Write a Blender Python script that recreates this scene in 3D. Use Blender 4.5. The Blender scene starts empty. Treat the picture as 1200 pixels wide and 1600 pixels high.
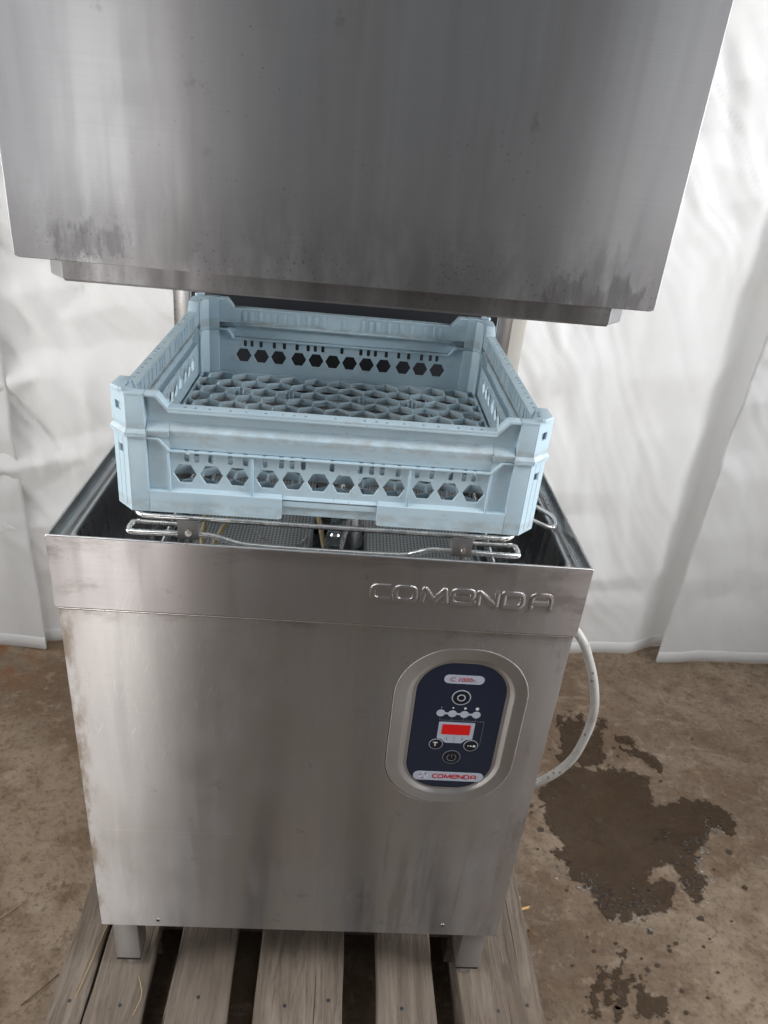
import bpy, bmesh, math, random
from mathutils import Vector, Matrix, noise as mnoise

R = math.radians
scene = bpy.context.scene
C = scene.collection
Z0 = 0.977                      # height of the tank rim above the floor

# ------------------------------------------------------------------ camera
cd = bpy.data.cameras.new('camera')
cd.sensor_fit = 'VERTICAL'
cd.sensor_height = 36.0
cd.lens = 1166.9 / 1600 * 36.0
cd.clip_start = 0.02
cd.clip_end = 100
cam = bpy.data.objects.new('camera', cd)
cam.location = (0.0073, -0.7359, Z0 + 0.4445)
cam.rotation_euler = (1.08567, -0.08995, -0.02643)
C.objects.link(cam)
scene.camera = cam

# ------------------------------------------------------------------ light
world = bpy.data.worlds.new('World')
scene.world = world
world.use_nodes = True
wb = world.node_tree.nodes['Background']
wb.inputs['Color'].default_value = (0.86, 0.93, 1.0, 1)
wb.inputs['Strength'].default_value = 0.2


def area(name, loc, target, sx, sy, power, col=(1, 1, 1), spread=180):
    l = bpy.data.lights.new(name, 'AREA')
    l.shape = 'RECTANGLE'
    l.size, l.size_y, l.energy, l.color = sx, sy, power, col
    l.spread = R(spread)
    o = bpy.data.objects.new(name, l)
    o.location = loc
    o.rotation_euler = (Vector(target) - Vector(loc)).to_track_quat('-Z', 'Y').to_euler()
    C.objects.link(o)
    return o


area('roof_light', (0.2, 0.6, 3.4), (0.1, 0.7, 0), 2.2, 1.4, 14, (1.0, 0.985, 0.96))
# unseen fill lamps high in front, set wide to avoid steel reflections
area('front_fill_left', (-1.5, -0.85, 3.4), (0.0, 0.2, 1.1), 0.9, 1.0, 25, (0.98, 0.985, 1.0))
area('front_fill_right', (1.6, -0.85, 3.4), (0.0, 0.2, 1.1), 0.9, 1.0, 28, (0.97, 0.985, 1.0))
# daylight outside the white tent wall, coming through the fabric
area('daylight_outside', (0.15, 2.35, 1.75), (0.15, 1.0, 1.35), 3.6, 1.5, 60, (1.0, 0.99, 0.985))
# unseen fill lamps left and right, added to brighten the rack interior
area('side_fill_left', (-1.9, -0.05, 1.45), (0, 0.32, 1.08), 1.2, 1.2, 15, (1.0, 0.985, 0.96), 100)
area('side_fill_right', (2.0, -0.05, 1.5), (0, 0.32, 1.08), 1.2, 1.2, 20, (0.98, 0.985, 1.0), 100)
area('band_lamp_left', (-0.85, -2.0, 0.5), (-0.25, 0.0, 0.5), 0.40, 0.95, 6.5, (1.0, 0.965, 0.94))  # added unseen lamps, this pair draws bright bands on the front steel
area('band_lamp_right', (1.2, -2.0, 0.5), (0.25, 0.0, 0.5), 0.5, 0.95, 2.2, (1.0, 0.95, 0.92))

scene.view_settings.view_transform = 'Standard'
scene.view_settings.look = 'None'
scene.view_settings.exposure = 0.0
scene.view_settings.gamma = 1.0
scene.view_settings.use_curve_mapping = False
scene.render.film_transparent = False
try:
    scene.cycles.max_bounces = 7
    scene.cycles.diffuse_bounces = 4
    scene.cycles.glossy_bounces = 4
    scene.cycles.sample_clamp_indirect = 6.0
    scene.cycles.use_adaptive_sampling = True
    scene.cycles.adaptive_threshold = .02
except Exception:
    pass


# ------------------------------------------------------------------ materials
class NT:
    def __init__(s, name):
        s.m = bpy.data.materials.new(name)
        s.m.use_nodes = True
        s.t = s.m.node_tree
        s.b = s.t.nodes['Principled BSDF']
        s.co = s.n('ShaderNodeTexCoord').outputs['Object']

    def n(s, typ, **kw):
        nd = s.t.nodes.new(typ)
        for k, v in kw.items():
            setattr(nd, k, v)
        return nd

    def put(s, sock, v):
        if isinstance(v, bpy.types.NodeSocket):
            s.t.links.new(v, sock)
        elif isinstance(v, (tuple, list)) and len(v) == 3 and sock.type == 'RGBA':
            sock.default_value = (*v, 1)
        else:
            sock.default_value = v

    def map(s, scale=(1, 1, 1), rot=(0, 0, 0), loc=(0, 0, 0), co=None):
        nd = s.n('ShaderNodeMapping')
        s.put(nd.inputs['Vector'], co or s.co)
        nd.inputs['Scale'].default_value = scale
        nd.inputs['Rotation'].default_value = rot
        nd.inputs['Location'].default_value = loc
        return nd.outputs[0]

    def noise(s, scale=5, detail=4, rough=.55, co=None, dist=0.):
        nd = s.n('ShaderNodeTexNoise')
        s.put(nd.inputs['Vector'], co or s.co)
        nd.inputs['Scale'].default_value = scale
        nd.inputs['Detail'].default_value = detail
        nd.inputs['Roughness'].default_value = rough
        nd.inputs['Distortion'].default_value = dist
        return nd.outputs['Fac']

    def vor(s, scale=5, feature='F1', co=None, rnd=1.):
        nd = s.n('ShaderNodeTexVoronoi', feature=feature)
        s.put(nd.inputs['Vector'], co or s.co)
        nd.inputs['Scale'].default_value = scale
        nd.inputs['Randomness'].default_value = rnd
        return nd.outputs['Distance']

    def ramp(s, v, a, b, lo=0., hi=1.):
        nd = s.n('ShaderNodeMapRange')
        nd.interpolation_type = 'SMOOTHSTEP'
        s.put(nd.inputs['Value'], v)
        nd.inputs['From Min'].default_value = a
        nd.inputs['From Max'].default_value = b
        nd.inputs['To Min'].default_value = lo
        nd.inputs['To Max'].default_value = hi
        return nd.outputs[0]

    def math(s, op, a, b=0.5, c=None):
        nd = s.n('ShaderNodeMath', operation=op)
        s.put(nd.inputs[0], a)
        s.put(nd.inputs[1], b)
        if c is not None:
            s.put(nd.inputs[2], c)
        return nd.outputs[0]

    def mul(s, *a):
        r = a[0]
        for x in a[1:]:
            r = s.math('MULTIPLY', r, x)
        return r

    def mix(s, f, a, b):
        nd = s.n('ShaderNodeMix', data_type='RGBA')
        s.put(nd.inputs['Factor'], f)
        s.put(nd.inputs['A'] if False else nd.inputs[6], a)
        s.put(nd.inputs[7], b)
        return nd.outputs[2]

    def bump(s, h, strength=.3, dist=.001, normal=None):
        nd = s.n('ShaderNodeBump')
        nd.inputs['Strength'].default_value = strength
        nd.inputs['Distance'].default_value = dist
        s.put(nd.inputs['Height'], h)
        if normal is not None:
            s.put(nd.inputs['Normal'], normal)
        return nd.outputs[0]

    def xyz(s, co=None):
        nd = s.n('ShaderNodeSeparateXYZ')
        s.put(nd.inputs[0], co or s.co)
        return nd.outputs

    def box(s, x0, x1, z0, z1, soft=.004, wob=None):
        o = s.xyz()
        x, z = o[0], o[2]
        if wob is not None:
            x = s.math('ADD', x, wob)
            z = s.math('ADD', z, wob)
        return s.mul(s.ramp(x, x0 - soft, x0 + soft), s.ramp(x, x1 - soft, x1 + soft, 1, 0),
                     s.ramp(z, z0 - soft, z0 + soft), s.ramp(z, z1 - soft, z1 + soft, 1, 0))

    def set(s, **kw):
        for k, v in kw.items():
            s.put(s.b.inputs[k.replace('_', ' ')], v)
        return s


def steel(name, base=(.60, .59, .585), rough=.34, aniso=.75, tangent=(0, 0, 1), stains=True, streak=.5, extra=None):
    s = NT(name)
    brush = s.noise(1, 2, .7, s.map((5, 5, 1300)))
    brush2 = s.noise(1, 1, .6, s.map((2.5, 2.5, 420), loc=(3, 1, 7)))
    blot = s.noise(7, 3, .6)
    run = s.noise(1, 2, .6, s.map((34, 34, 1.6)))
    run2 = s.noise(1, 2, .6, s.map((8, 8, .35), loc=(4, 0, 2)))
    r = s.math('ADD', s.ramp(blot, .3, .7, rough - .025, rough + .035), s.ramp(brush, .3, .7, -.016, .016))
    r = s.math('ADD', r, s.ramp(run, .45, .7, 0, .07 * streak))
    col = s.mix(s.ramp(run2, .35, .7, 0, .55 * streak), base, tuple(c * .72 for c in base))
    col = s.mix(s.ramp(run, .50, .68, 0, .55 * streak), col, tuple(c * .8 for c in base))
    col = s.mix(s.ramp(brush, .25, .75, 0, .15), col, tuple(c * .7 for c in base))
    tint = s.noise(1, 2, .5, s.map((8, 8, .45), loc=(9, 3, 1)))
    col = s.mix(s.ramp(tint, .46, .64, 0, .45), col, (base[0] * .73, base[1] * .68, base[2] * .68))
    smear = s.noise(1, 3, .62, s.map((26, 26, 3.5), loc=(2, 8, 3)))
    col = s.mix(s.ramp(smear, .50, .66, 0, .22 * streak), col, tuple(c * .6 for c in base))
    r = s.math('ADD', r, s.ramp(smear, .42, .62, -.02, .03))
    if stains:
        # small dark specks and dried drops
        sp = s.mul(s.ramp(s.vor(110), .05, .16, 1, 0), s.ramp(s.noise(9, 3), .56, .66))
        col = s.mix(s.mul(sp, .35), col, (.12, .115, .11))
        sm = s.ramp(s.noise(22, 4, .7), .63, .74)
        col = s.mix(s.mul(sm, .35), col, (.22, .20, .19))
        # hairline scratches in several directions
        gate = s.ramp(s.noise(3.2, 1, .5), .50, .58)
        for i, (rot, sc) in enumerate(((1.50, 1.), (1.22, .7), (-1.38, 1.2))):
            sc_ = s.noise(1, 1, .5, s.map((26 * sc, 26 * sc, 650 * sc), loc=(i * 3.1, 0, i), co=s.map(rot=(0, rot, 0))))
            f = s.mul(s.ramp(sc_, .70, .76), gate)
            col = s.mix(s.mul(f, .34), col, (.86, .86, .86))
    if extra:
        col, r = extra(s, col, r)
    s.set(Base_Color=col, Roughness=r, Metallic=1.0, Anisotropic=aniso)
    if aniso:
        v = s.n('ShaderNodeCombineXYZ')
        for i in range(3):
            v.inputs[i].default_value = tangent[i]
        s.put(s.b.inputs['Tangent'], v.outputs[0])
    big = s.noise(2.6, 0, .5, s.map((1.6, 1, .7)))
    s.put(s.b.inputs['Normal'], s.bump(s.math('ADD', s.mul(brush2, .05), big), .18, .006))
    return s.m


def hood_marks(s, col, r):
    # dried deposit and wiped-off tape near the lower edge, running downwards
    w = s.ramp(s.noise(34, 4, .7, s.map((1.5, 1, .6))), .3, .7, -.012, .012)
    strk = s.ramp(s.noise(1, 3, .65, s.map((120, 1, 9))), .25, .65, .35, 1)
    a = s.box(-.277, -.205, 1.138, 1.163, .007, w)
    b = s.box(.205, .300, 1.126, 1.153, .007, w)
    c = s.mul(s.box(.237, .268, 1.145, 1.185, .016, w), .6)
    m = s.mul(s.math('MAXIMUM', s.math('MAXIMUM', a, b), c), strk)
    col = s.mix(s.mul(m, .60), col, (.15, .145, .155))
    pale = s.mul(s.box(-.275, -.150, 1.116, 1.140, .008, w), strk, .40)
    col = s.mix(pale, col, (.72, .70, .69))
    z = s.xyz()[2]
    lo = s.ramp(z, 1.12, 1.25, 1, 0)
    smoke = s.mul(s.ramp(s.noise(1, 4, .65, s.map((22, 1, 9))), .32, .62), lo)
    col = s.mix(s.mul(smoke, .50), col, (.24, .225, .225))
    dots = s.mul(s.ramp(s.vor(190), .08, .30, 1, 0), s.ramp(s.noise(14, 3), .44, .58), s.ramp(z, 1.13, 1.20, 1, 0))
    col = s.mix(s.mul(dots, .5), col, (.14, .13, .125))
    r = s.math('ADD', r, s.mul(lo, .05))
    return col, r


def body_marks(s, col, r):
    x, y, z = s.xyz()
    edge = s.mul(s.ramp(x, -.312, -.285, 1, 0), s.ramp(s.noise(16, 6, .7, s.map((1.6, 1, .6))), .42, .62))
    col = s.mix(s.mul(edge, .75), col, (.21, .15, .085))
    top = s.mul(s.ramp(z, .70, .735), s.ramp(s.noise(30, 5, .7, s.map((.6, 1, 1.4))), .50, .68))
    col = s.mix(s.mul(top, .5), col, (.24, .20, .16))
    # water runs under the control panel
    ru = s.mul(s.ramp(s.noise(1, 4, .6, s.map((44, 1, 3.2), loc=(2, 0, 1))), .52, .66), s.ramp(x, .03, .10), s.ramp(z, .42, .30))
    col = s.mix(s.mul(ru, .38), col, (.30, .285, .275))
    right = s.mul(s.ramp(x, .27, .30), s.ramp(s.noise(18, 5, .7, s.map((1.3, 1, .5), loc=(1, 4, 2))), .5, .66))
    col = s.mix(s.mul(right, .45), col, (.26, .23, .20))
    line = s.mul(s.box(-.29, -.10, .3455, .3475, .0008), .25)
    col = s.mix(line, col, (.80, .79, .78))
    return col, r


def collar_marks(s, col, r):
    x, y, z = s.xyz()
    e = s.mul(s.ramp(s.math('ABSOLUTE', x), .19, .31), s.ramp(s.noise(20, 6, .7, s.map((.5, 1, 1))), .48, .66))
    col = s.mix(s.mul(e, .55), col, (.20, .165, .14))
    t = s.mul(s.ramp(z, .805, .832), s.ramp(s.noise(28, 5, .7, s.map((.4, 1, 1.5))), .45, .62))
    col = s.mix(s.mul(t, .45), col, (.27, .24, .22))
    return col, r


M = {}
M['hood'] = steel('brushed_steel_hood', (.66, .67, .69), .40, .96, extra=hood_marks, streak=.8)
M['body'] = steel('brushed_steel_body', (.63, .615, .605), .37, .97, extra=body_marks, streak=.55)
M['collar'] = steel('brushed_steel_collar', (.60, .575, .57), .37, .97, extra=collar_marks, streak=.5)
M['steel'] = steel('plain_steel', (.58, .575, .57), .30, 0, stains=False, streak=.25)
M['leg'] = steel('leg_steel', (.50, .485, .47), .46, .8, stains=False, streak=.4)
M['letter'] = steel('pressed_steel', (.62, .59, .57), .24, 0, stains=False, streak=.2)
M['basin'] = steel('basin_steel', (.50, .50, .505), .26, 0, stains=True, streak=.6)


def simple(name, col, rough=.5, metal=0., spec=.5):
    s = NT(name)
    s.set(Base_Color=col, Roughness=rough, Metallic=metal)
    s.put(s.b.inputs['Specular IOR Level'], spec)
    return s


def bright_wire():
    s = simple('bright_steel_wire', (.66, .65, .63), .2, 1.)
    n = s.noise(60, 4, .6)
    s.set(Roughness=s.ramp(n, .3, .7, .14, .34), Base_Color=s.mix(s.ramp(n, .5, .75, 0, .35), (.70, .69, .67), (.48, .46, .44)))
    return s.m


M['wire'] = bright_wire()


def plastic():
    s = NT('pale_blue_plastic')
    n = s.noise(9, 6, .65)
    n2 = s.noise(45, 5, .7, s.map((1, 1, 2.2)))
    n3 = s.noise(160, 3, .6)
    col = s.mix(s.ramp(n, .35, .7), (.44, .575, .655), (.49, .61, .675))
    grime = s.mul(s.ramp(n2, .50, .70), s.ramp(n, .40, .60))
    col = s.mix(s.mul(grime, .42), col, (.33, .34, .33))
    x, y, z = s.xyz()
    # brownish-grey scum where dirty water dries, on the low rim of each frame
    rim = s.mul(s.ramp(s.math('ABSOLUTE', s.math('SUBTRACT', z, .008)), .004, .011, 1, 0), s.ramp(n2, .34, .58))
    col = s.mix(s.mul(rim, .38), col, (.30, .29, .26))
    sp = s.mul(s.ramp(s.vor(110), .07, .10, 1, 0), s.ramp(s.noise(7, 2), .5, .6))
    col = s.mix(s.mul(sp, .7), col, (.05, .05, .05))
    s.set(Base_Color=col, Roughness=s.ramp(n2, .3, .7, .36, .52))
    s.put(s.b.inputs['Normal'], s.bump(s.math('ADD', n2, n3), .12, .0006))
    return s.m


M['plastic'] = plastic()


def wood(name):
    s = NT(name)
    oi = s.n('ShaderNodeObjectInfo').outputs['Random']
    off = s.n('ShaderNodeCombineXYZ')
    s.put(off.inputs[0], s.mul(oi, 13.))
    s.put(off.inputs[1], s.mul(oi, 7.))
    va = s.n('ShaderNodeVectorMath', operation='ADD')
    s.put(va.inputs[0], s.co)
    s.put(va.inputs[1], off.outputs[0])
    co = va.outputs[0]
    g = s.noise(1, 4, .7, s.map((62, 4.5, 40), co=co), dist=.8)
    g2 = s.noise(1, 4, .75, s.map((210, 16, 200), co=co))
    b = s.noise(5, 5, .6, s.map((1, .6, 1), co=co))
    col = s.mix(s.ramp(g, .22, .78), (.100, .078, .060), (.245, .200, .160))
    col = s.mix(s.ramp(g2, .52, .72, 0, .65), col, (.055, .041, .031))
    col = s.mix(s.ramp(b, .48, .72, 0, .65), col, (.115, .085, .062))
    col = s.mix(s.mul(oi, .30), col, (.12, .10, .085))
    ck = s.ramp(s.noise(1, 2, .5, s.map((120, 2.2, 60), loc=(3, 1, 2), co=co)), .66, .70)
    col = s.mix(s.mul(ck, .8), col, (.035, .025, .018))
    # knots and dents
    kn = s.ramp(s.vor(7, co=s.map((1.6, .7, 1), co=co)), .05, .13, 1, 0)
    col = s.mix(s.mul(kn, .55), col, (.07, .05, .04))
    s.set(Base_Color=col, Roughness=.86)
    s.put(s.b.inputs['Specular IOR Level'], .25)
    s.put(s.b.inputs['Normal'], s.bump(s.math('ADD', g, s.mul(g2, .8)), .8, .003))
    return s.m


M['wood'] = wood('weathered_pallet_wood')


def concrete_color(s, co=None):
    a = s.noise(1.7, 3, .62, co, dist=.4)
    b = s.noise(9, 5, .68, co)
    c = s.noise(90, 3, .7, co)
    st = s.noise(1, 4, .65, s.map((3.2, 11, 1), rot=(0, 0, .35), co=co), dist=.7)
    col = s.mix(s.ramp(a, .35, .66), (.138, .097, .063), (.270, .204, .146))
    col = s.mix(s.ramp(b, .42, .70, 0, .75), col, (.125, .080, .050))
    col = s.mix(s.ramp(st, .52, .72, 0, .55), col, (.33, .26, .195))
    col = s.mix(s.ramp(c, .50, .68, 0, .6), col, (.085, .058, .038))
    e = s.noise(28, 4, .7, co)
    col = s.mix(s.ramp(e, .52, .66, 0, .55), col, (.10, .066, .042))
    col = s.mix(s.ramp(e, .46, .34, 0, .35), col, (.34, .27, .20))
    return col, a, b, c


def concrete():
    s = NT('brown_concrete')
    col, a, b, c = concrete_color(s)
    # dark chips, droppings and old stains
    blob = s.mul(s.ramp(s.vor(13, co=s.map((1, 1, 1))), .045, .075, 1, 0), s.ramp(s.noise(3.1, 3), .50, .58))
    wob = s.ramp(s.noise(17, 4, .7), .64, .69)
    col = s.mix(s.mul(blob, .75), col, (.055, .04, .03))
    col = s.mix(s.mul(wob, .5), col, (.075, .055, .04))
    pale = s.ramp(s.noise(40, 6, .75, s.map((1, 2.5, 1), rot=(0, 0, .9)), dist=2.), .66, .74)
    col = s.mix(s.mul(pale, .45), col, (.42, .37, .31))
    # rusty run by the curtain on the left
    x, y, z = s.xyz()
    rust = s.mul(s.ramp(x, -.70, -.86), s.ramp(y, .70, .92), s.ramp(b, .42, .6))
    col = s.mix(s.mul(rust, .7), col, (.20, .085, .030))
    s.set(Base_Color=col, Roughness=s.ramp(b, .3, .7, .62, .85))
    s.put(s.b.inputs['Specular IOR Level'], .3)
    s.put(s.b.inputs['Normal'], s.bump(s.math('ADD', b, s.mul(c, .5)), .55, .004))
    return s.m


M['concrete'] = concrete()


def wet():
    s = NT('wet_concrete')
    col, a, b, c = concrete_color(s)
    col = s.mix(.88, col, (.034, .018, .007))
    at = s.n('ShaderNodeAttribute', attribute_name='inside').outputs['Fac']
    wob = s.noise(55, 4, .7)
    d = s.math('ADD', at, s.ramp(wob, .25, .75, -.010, .010))
    film = s.noise(17, 4, .6)
    deep = s.mul(s.ramp(d, .004, .016), s.ramp(film, .36, .56))
    s.set(Base_Color=col, Roughness=s.ramp(deep, 0, 1, .5, .06))
    s.put(s.b.inputs['IOR'], 1.33)
    s.put(s.b.inputs['Normal'], s.bump(s.math('ADD', s.mul(b, .7), s.mul(wob, .5)), .45, .004))
    tr = s.n('ShaderNodeBsdfTransparent')
    mx = s.n('ShaderNodeMixShader')
    s.put(mx.inputs[0], s.mul(s.ramp(d, -.004, .005), s.ramp(s.noise(8, 3), .25, .45, .72, 1)))
    s.t.links.new(tr.outputs[0], mx.inputs[1])
    s.t.links.new(s.b.outputs[0], mx.inputs[2])
    out = [n for n in s.t.nodes if n.type == 'OUTPUT_MATERIAL'][0]
    s.t.links.new(mx.outputs[0], out.inputs['Surface'])
    return s.m


M['wet'] = wet()
M['splash'] = simple('wet_spot', (.050, .031, .017), .3).m
w_ = simple('water_drop', (.9, .93, .95), .03)
w_.put(w_.b.inputs['Transmission Weight'], 1.0)
w_.put(w_.b.inputs['IOR'], 1.33)
M['drop'] = w_.m


def cloth(name, tint=(.80, .785, .775)):
    s = NT(name)
    dirt = s.noise(3.2, 4, .65)
    fold = s.noise(13, 2, .5, s.map((1, 1, .5), rot=(0, .5, 0)))
    col = s.mix(s.ramp(dirt, .5, .75, 0, .35), tint, (tint[0] * .86, tint[1] * .83, tint[2] * .78))
    s.set(Base_Color=col, Roughness=.8)
    s.put(s.b.inputs['Specular IOR Level'], .2)
    s.put(s.b.inputs['Normal'], s.bump(fold, .35, .006))
    # thin fabric lets daylight through from outside
    tr = s.n('ShaderNodeBsdfTranslucent')
    s.put(tr.inputs['Color'], (tint[0], tint[1], tint[2] * .98))
    mx = s.n('ShaderNodeMixShader')
    mx.inputs[0].default_value = .30
    s.t.links.new(s.b.outputs[0], mx.inputs[1])
    s.t.links.new(tr.outputs[0], mx.inputs[2])
    out = [n for n in s.t.nodes if n.type == 'OUTPUT_MATERIAL'][0]
    s.t.links.new(mx.outputs[0], out.inputs['Surface'])
    return s.m


M['cloth'] = cloth('white_tent_fabric', (.86, .86, .86))
M['cloth2'] = cloth('off_white_tent_fabric', (.82, .82, .82))
M['beige'] = simple('cream_finish', (.62, .58, .52), .5).m
M['fascia'] = simple('navy_fascia', (.011, .017, .036), .34, 0, .4).m
M['fgrey'] = simple('fascia_grey_print', (.40, .44, .52), .42).m
M['fdim'] = simple('fascia_dim_print', (.16, .18, .22), .42).m
M['fwhite'] = simple('fascia_white_print', (.62, .64, .66), .42).m
M['fblack'] = simple('button_black', (.004, .005, .009), .35).m
M['fred'] = simple('red_lettering', (.42, .012, .02), .45).m
M['frost'] = simple('dark_red_lettering', (.30, .07, .08), .45).m
rd = simple('red_display_window', (.62, .006, .008), .3)
M['display'] = rd.m
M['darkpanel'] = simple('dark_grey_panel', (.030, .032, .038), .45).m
M['bracket'] = simple('dull_steel_plate', (.16, .155, .15), .5, .6).m
M['rubber'] = simple('black_rubber', (.02, .02, .02), .6).m
M['hole'] = simple('dark_hole', (.01, .01, .01), .8).m
M['tube'] = simple('yellowed_tube', (.45, .36, .20), .35).m
M['straw'] = simple('dry_straw', (.42, .30, .15), .8).m
M['leaf'] = simple('dead_leaf', (.14, .075, .035), .8).m
M['splinter'] = simple('fresh_splinter', (.60, .36, .14), .7).m


def hose_mat():
    s = simple('white_hose', (.62, .60, .57), .45)
    n = s.noise(30, 5, .65)
    k = s.mul(s.ramp(s.vor(95, co=s.map((1, 1, .7))), .16, .26, 1, 0), s.ramp(s.noise(24, 3), .40, .50))
    c = s.mix(s.ramp(n, .45, .7, 0, .7), (.43, .42, .40), (.27, .25, .22))
    s.set(Base_Color=s.mix(s.mul(k, .85), c, (.07, .06, .05)))
    return s.m


M['hose'] = hose_mat()


def perforated():
    s = NT('perforated_steel')
    mp = s.map((200, 200, 200))
    v = s.n('ShaderNodeTexVoronoi', feature='F1')
    s.put(v.inputs['Vector'], mp)
    v.inputs['Scale'].default_value = 1
    v.inputs['Randomness'].default_value = 0
    h = s.ramp(v.outputs['Distance'], .24, .32, 1, 0)
    s.set(Base_Color=s.mix(h, (.62, .61, .60), (.02, .02, .02)), Metallic=s.ramp(h, 0, 1, .55, 0), Roughness=.42)
    return s.m


M['perf'] = perforated()


# ------------------------------------------------------------------ mesh helpers
class MB:
    """collects shapes and links them as one mesh object"""

    def __init__(s):
        s.bm = bmesh.new()

    def box(s, x0, x1, y0, y1, z0, z1, bevel=0., mat=None):
        m = Matrix.Translation(((x0 + x1) / 2, (y0 + y1) / 2, (z0 + z1) / 2)) @ Matrix.Diagonal((abs(x1 - x0), abs(y1 - y0), abs(z1 - z0), 1))
        b = bmesh.new()
        bmesh.ops.create_cube(b, size=1, matrix=m)
        if bevel:
            bmesh.ops.bevel(b, geom=b.edges[:], offset=bevel, segments=2, affect='EDGES', profile=.6)
        return s.take(b, mat)

    def take(s, b, mat=None):
        me = bpy.data.meshes.new('tmp')
        b.to_mesh(me)
        b.free()
        return s.mesh(me, mat)

    def mesh(s, me, mat=None):
        if mat is not None:
            me.transform(mat)
        s.bm.from_mesh(me)
        bpy.data.meshes.remove(me)
        return s

    def prism(s, poly, a, b, axes='yz', bevel=0., mat=None):
        """polygon in the plane of the two axes, extruded along the third from a to b"""
        k = bmesh.new()

        def P(p, t):
            d = {axes[0]: p[0], axes[1]: p[1]}
            third = [c for c in 'xyz' if c not in axes][0]
            d[third] = t
            return (d['x'], d['y'], d['z'])
        va = [k.verts.new(P(p, a)) for p in poly]
        vb = [k.verts.new(P(p, b)) for p in poly]
        k.faces.new(va)
        k.faces.new(vb[::-1])
        n = len(poly)
        for i in range(n):
            k.faces.new((va[i], vb[i], vb[(i + 1) % n], va[(i + 1) % n]))
        bmesh.ops.recalc_face_normals(k, faces=k.faces[:])
        if bevel:
            bmesh.ops.bevel(k, geom=k.edges[:], offset=bevel, segments=2, affect='EDGES', profile=.6)
        return s.take(k, mat)

    def cyl(s, p0, p1, r0, r1=None, seg=16, caps=True):
        r1 = r0 if r1 is None else r1
        p0, p1 = Vector(p0), Vector(p1)
        k = bmesh.new()
        bmesh.ops.create_cone(k, cap_ends=caps, segments=seg, radius1=r0, radius2=r1, depth=(p1 - p0).length)
        q = (p1 - p0).to_track_quat('Z', 'Y').to_matrix().to_4x4()
        return s.take(k, Matrix.Translation((p0 + p1) / 2) @ q)

    def ball(s, c, r, seg=10, scale=(1, 1, 1)):
        k = bmesh.new()
        bmesh.ops.create_uvsphere(k, u_segments=seg, v_segments=max(4, seg // 2), radius=r)
        return s.take(k, Matrix.Translation(c) @ Matrix.Diagonal((*scale, 1)))

    def build(s, name, mat, parent=None, base=None, smooth=True, angle=38):
        me = bpy.data.meshes.new(name)
        s.bm.to_mesh(me)
        s.bm.free()
        return link(name, me, mat, parent, base, smooth, angle)


def link(name, me, mat, parent=None, base=None, smooth=True, angle=38):
    me.name = name
    if base is not None:
        me.transform(Matrix.Translation(-Vector(base)))
    me.materials.clear()
    me.materials.append(mat)
    if smooth:
        me.polygons.foreach_set('use_smooth', [True] * len(me.polygons))
        me.set_sharp_from_angle(angle=R(angle))
    o = bpy.data.objects.new(name, me)
    C.objects.link(o)
    if parent:
        o.parent = parent
    return o


def empty(name, loc, label, cat, group=None):
    o = bpy.data.objects.new(name, None)
    o.location = loc
    o.empty_display_size = .05
    C.objects.link(o)
    return tag(o, label, cat, group)


def tag(o, label, cat, group=None):
    o['label'] = label
    o['category'] = cat
    if group:
        o['group'] = group
    return o


def curve_mesh(splines, extrude=0., bevel=0., fill='BOTH', res=2, dims='2D', caps=True):
    """splines: list of (points, cyclic).  Returns a mesh in the XY plane (2D) or in space (3D)"""
    cu = bpy.data.curves.new('tmp', 'CURVE')
    cu.dimensions = dims
    if dims == '2D':
        cu.fill_mode = fill
        cu.extrude = max(extrude - bevel, 0)
        cu.bevel_depth = bevel
        cu.offset = -bevel
        cu.bevel_resolution = 1
    else:
        cu.fill_mode = 'FULL'
        cu.bevel_depth = bevel
        cu.bevel_resolution = res
        cu.use_fill_caps = caps
    for pts, cyc in splines:
        sp = cu.splines.new('POLY')
        sp.points.add(len(pts) - 1)
        for p, q in zip(sp.points, pts):
            p.co = (q[0], q[1], q[2] if len(q) > 2 else 0, 1)
        sp.use_cyclic_u = cyc
        sp.use_smooth = True
    ob = bpy.data.objects.new('tmp', cu)
    C.objects.link(ob)
    dg = bpy.context.evaluated_depsgraph_get()
    me = bpy.data.meshes.new_from_object(ob.evaluated_get(dg))
    bpy.data.objects.remove(ob)
    bpy.data.curves.remove(cu)
    return me


def text_mesh(body, size, extrude=.0001, offset=0., shear=0., spacing=1.):
    cu = bpy.data.curves.new('tmp', 'FONT')
    cu.body = body
    cu.size = size
    cu.extrude = extrude
    cu.offset = offset
    cu.shear = shear
    cu.space_character = spacing
    cu.align_x = 'CENTER'
    cu.align_y = 'CENTER'
    ob = bpy.data.objects.new('tmp', cu)
    C.objects.link(ob)
    dg = bpy.context.evaluated_depsgraph_get()
    me = bpy.data.meshes.new_from_object(ob.evaluated_get(dg))
    bpy.data.objects.remove(ob)
    bpy.data.curves.remove(cu)
    return me


def upright(y):
    """maps a mesh made in XY to the XZ plane, facing -Y, at depth y"""
    return Matrix.Translation((0, y, 0)) @ Matrix.Rotation(R(90), 4, 'X')


def smooth_path(pts, n=8, closed=False):
    """Catmull-Rom through points"""
    P = [Vector(p) for p in pts]
    out = []
    m = len(P)
    rng = range(m) if closed else range(m - 1)
    for i in rng:
        p0 = P[(i - 1) % m] if closed or i > 0 else P[0] * 2 - P[1]
        p1, p2 = P[i], P[(i + 1) % m]
        p3 = P[(i + 2) % m] if closed or i + 2 < m else P[-1] * 2 - P[-2]
        for k in range(n):
            t = k / n
            out.append(.5 * ((2 * p1) + (p2 - p0) * t + (2 * p0 - 5 * p1 + 4 * p2 - p3) * t * t + (3 * p1 - p0 - 3 * p2 + p3) * t ** 3))
    if not closed:
        out.append(P[-1])
    return out


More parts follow.
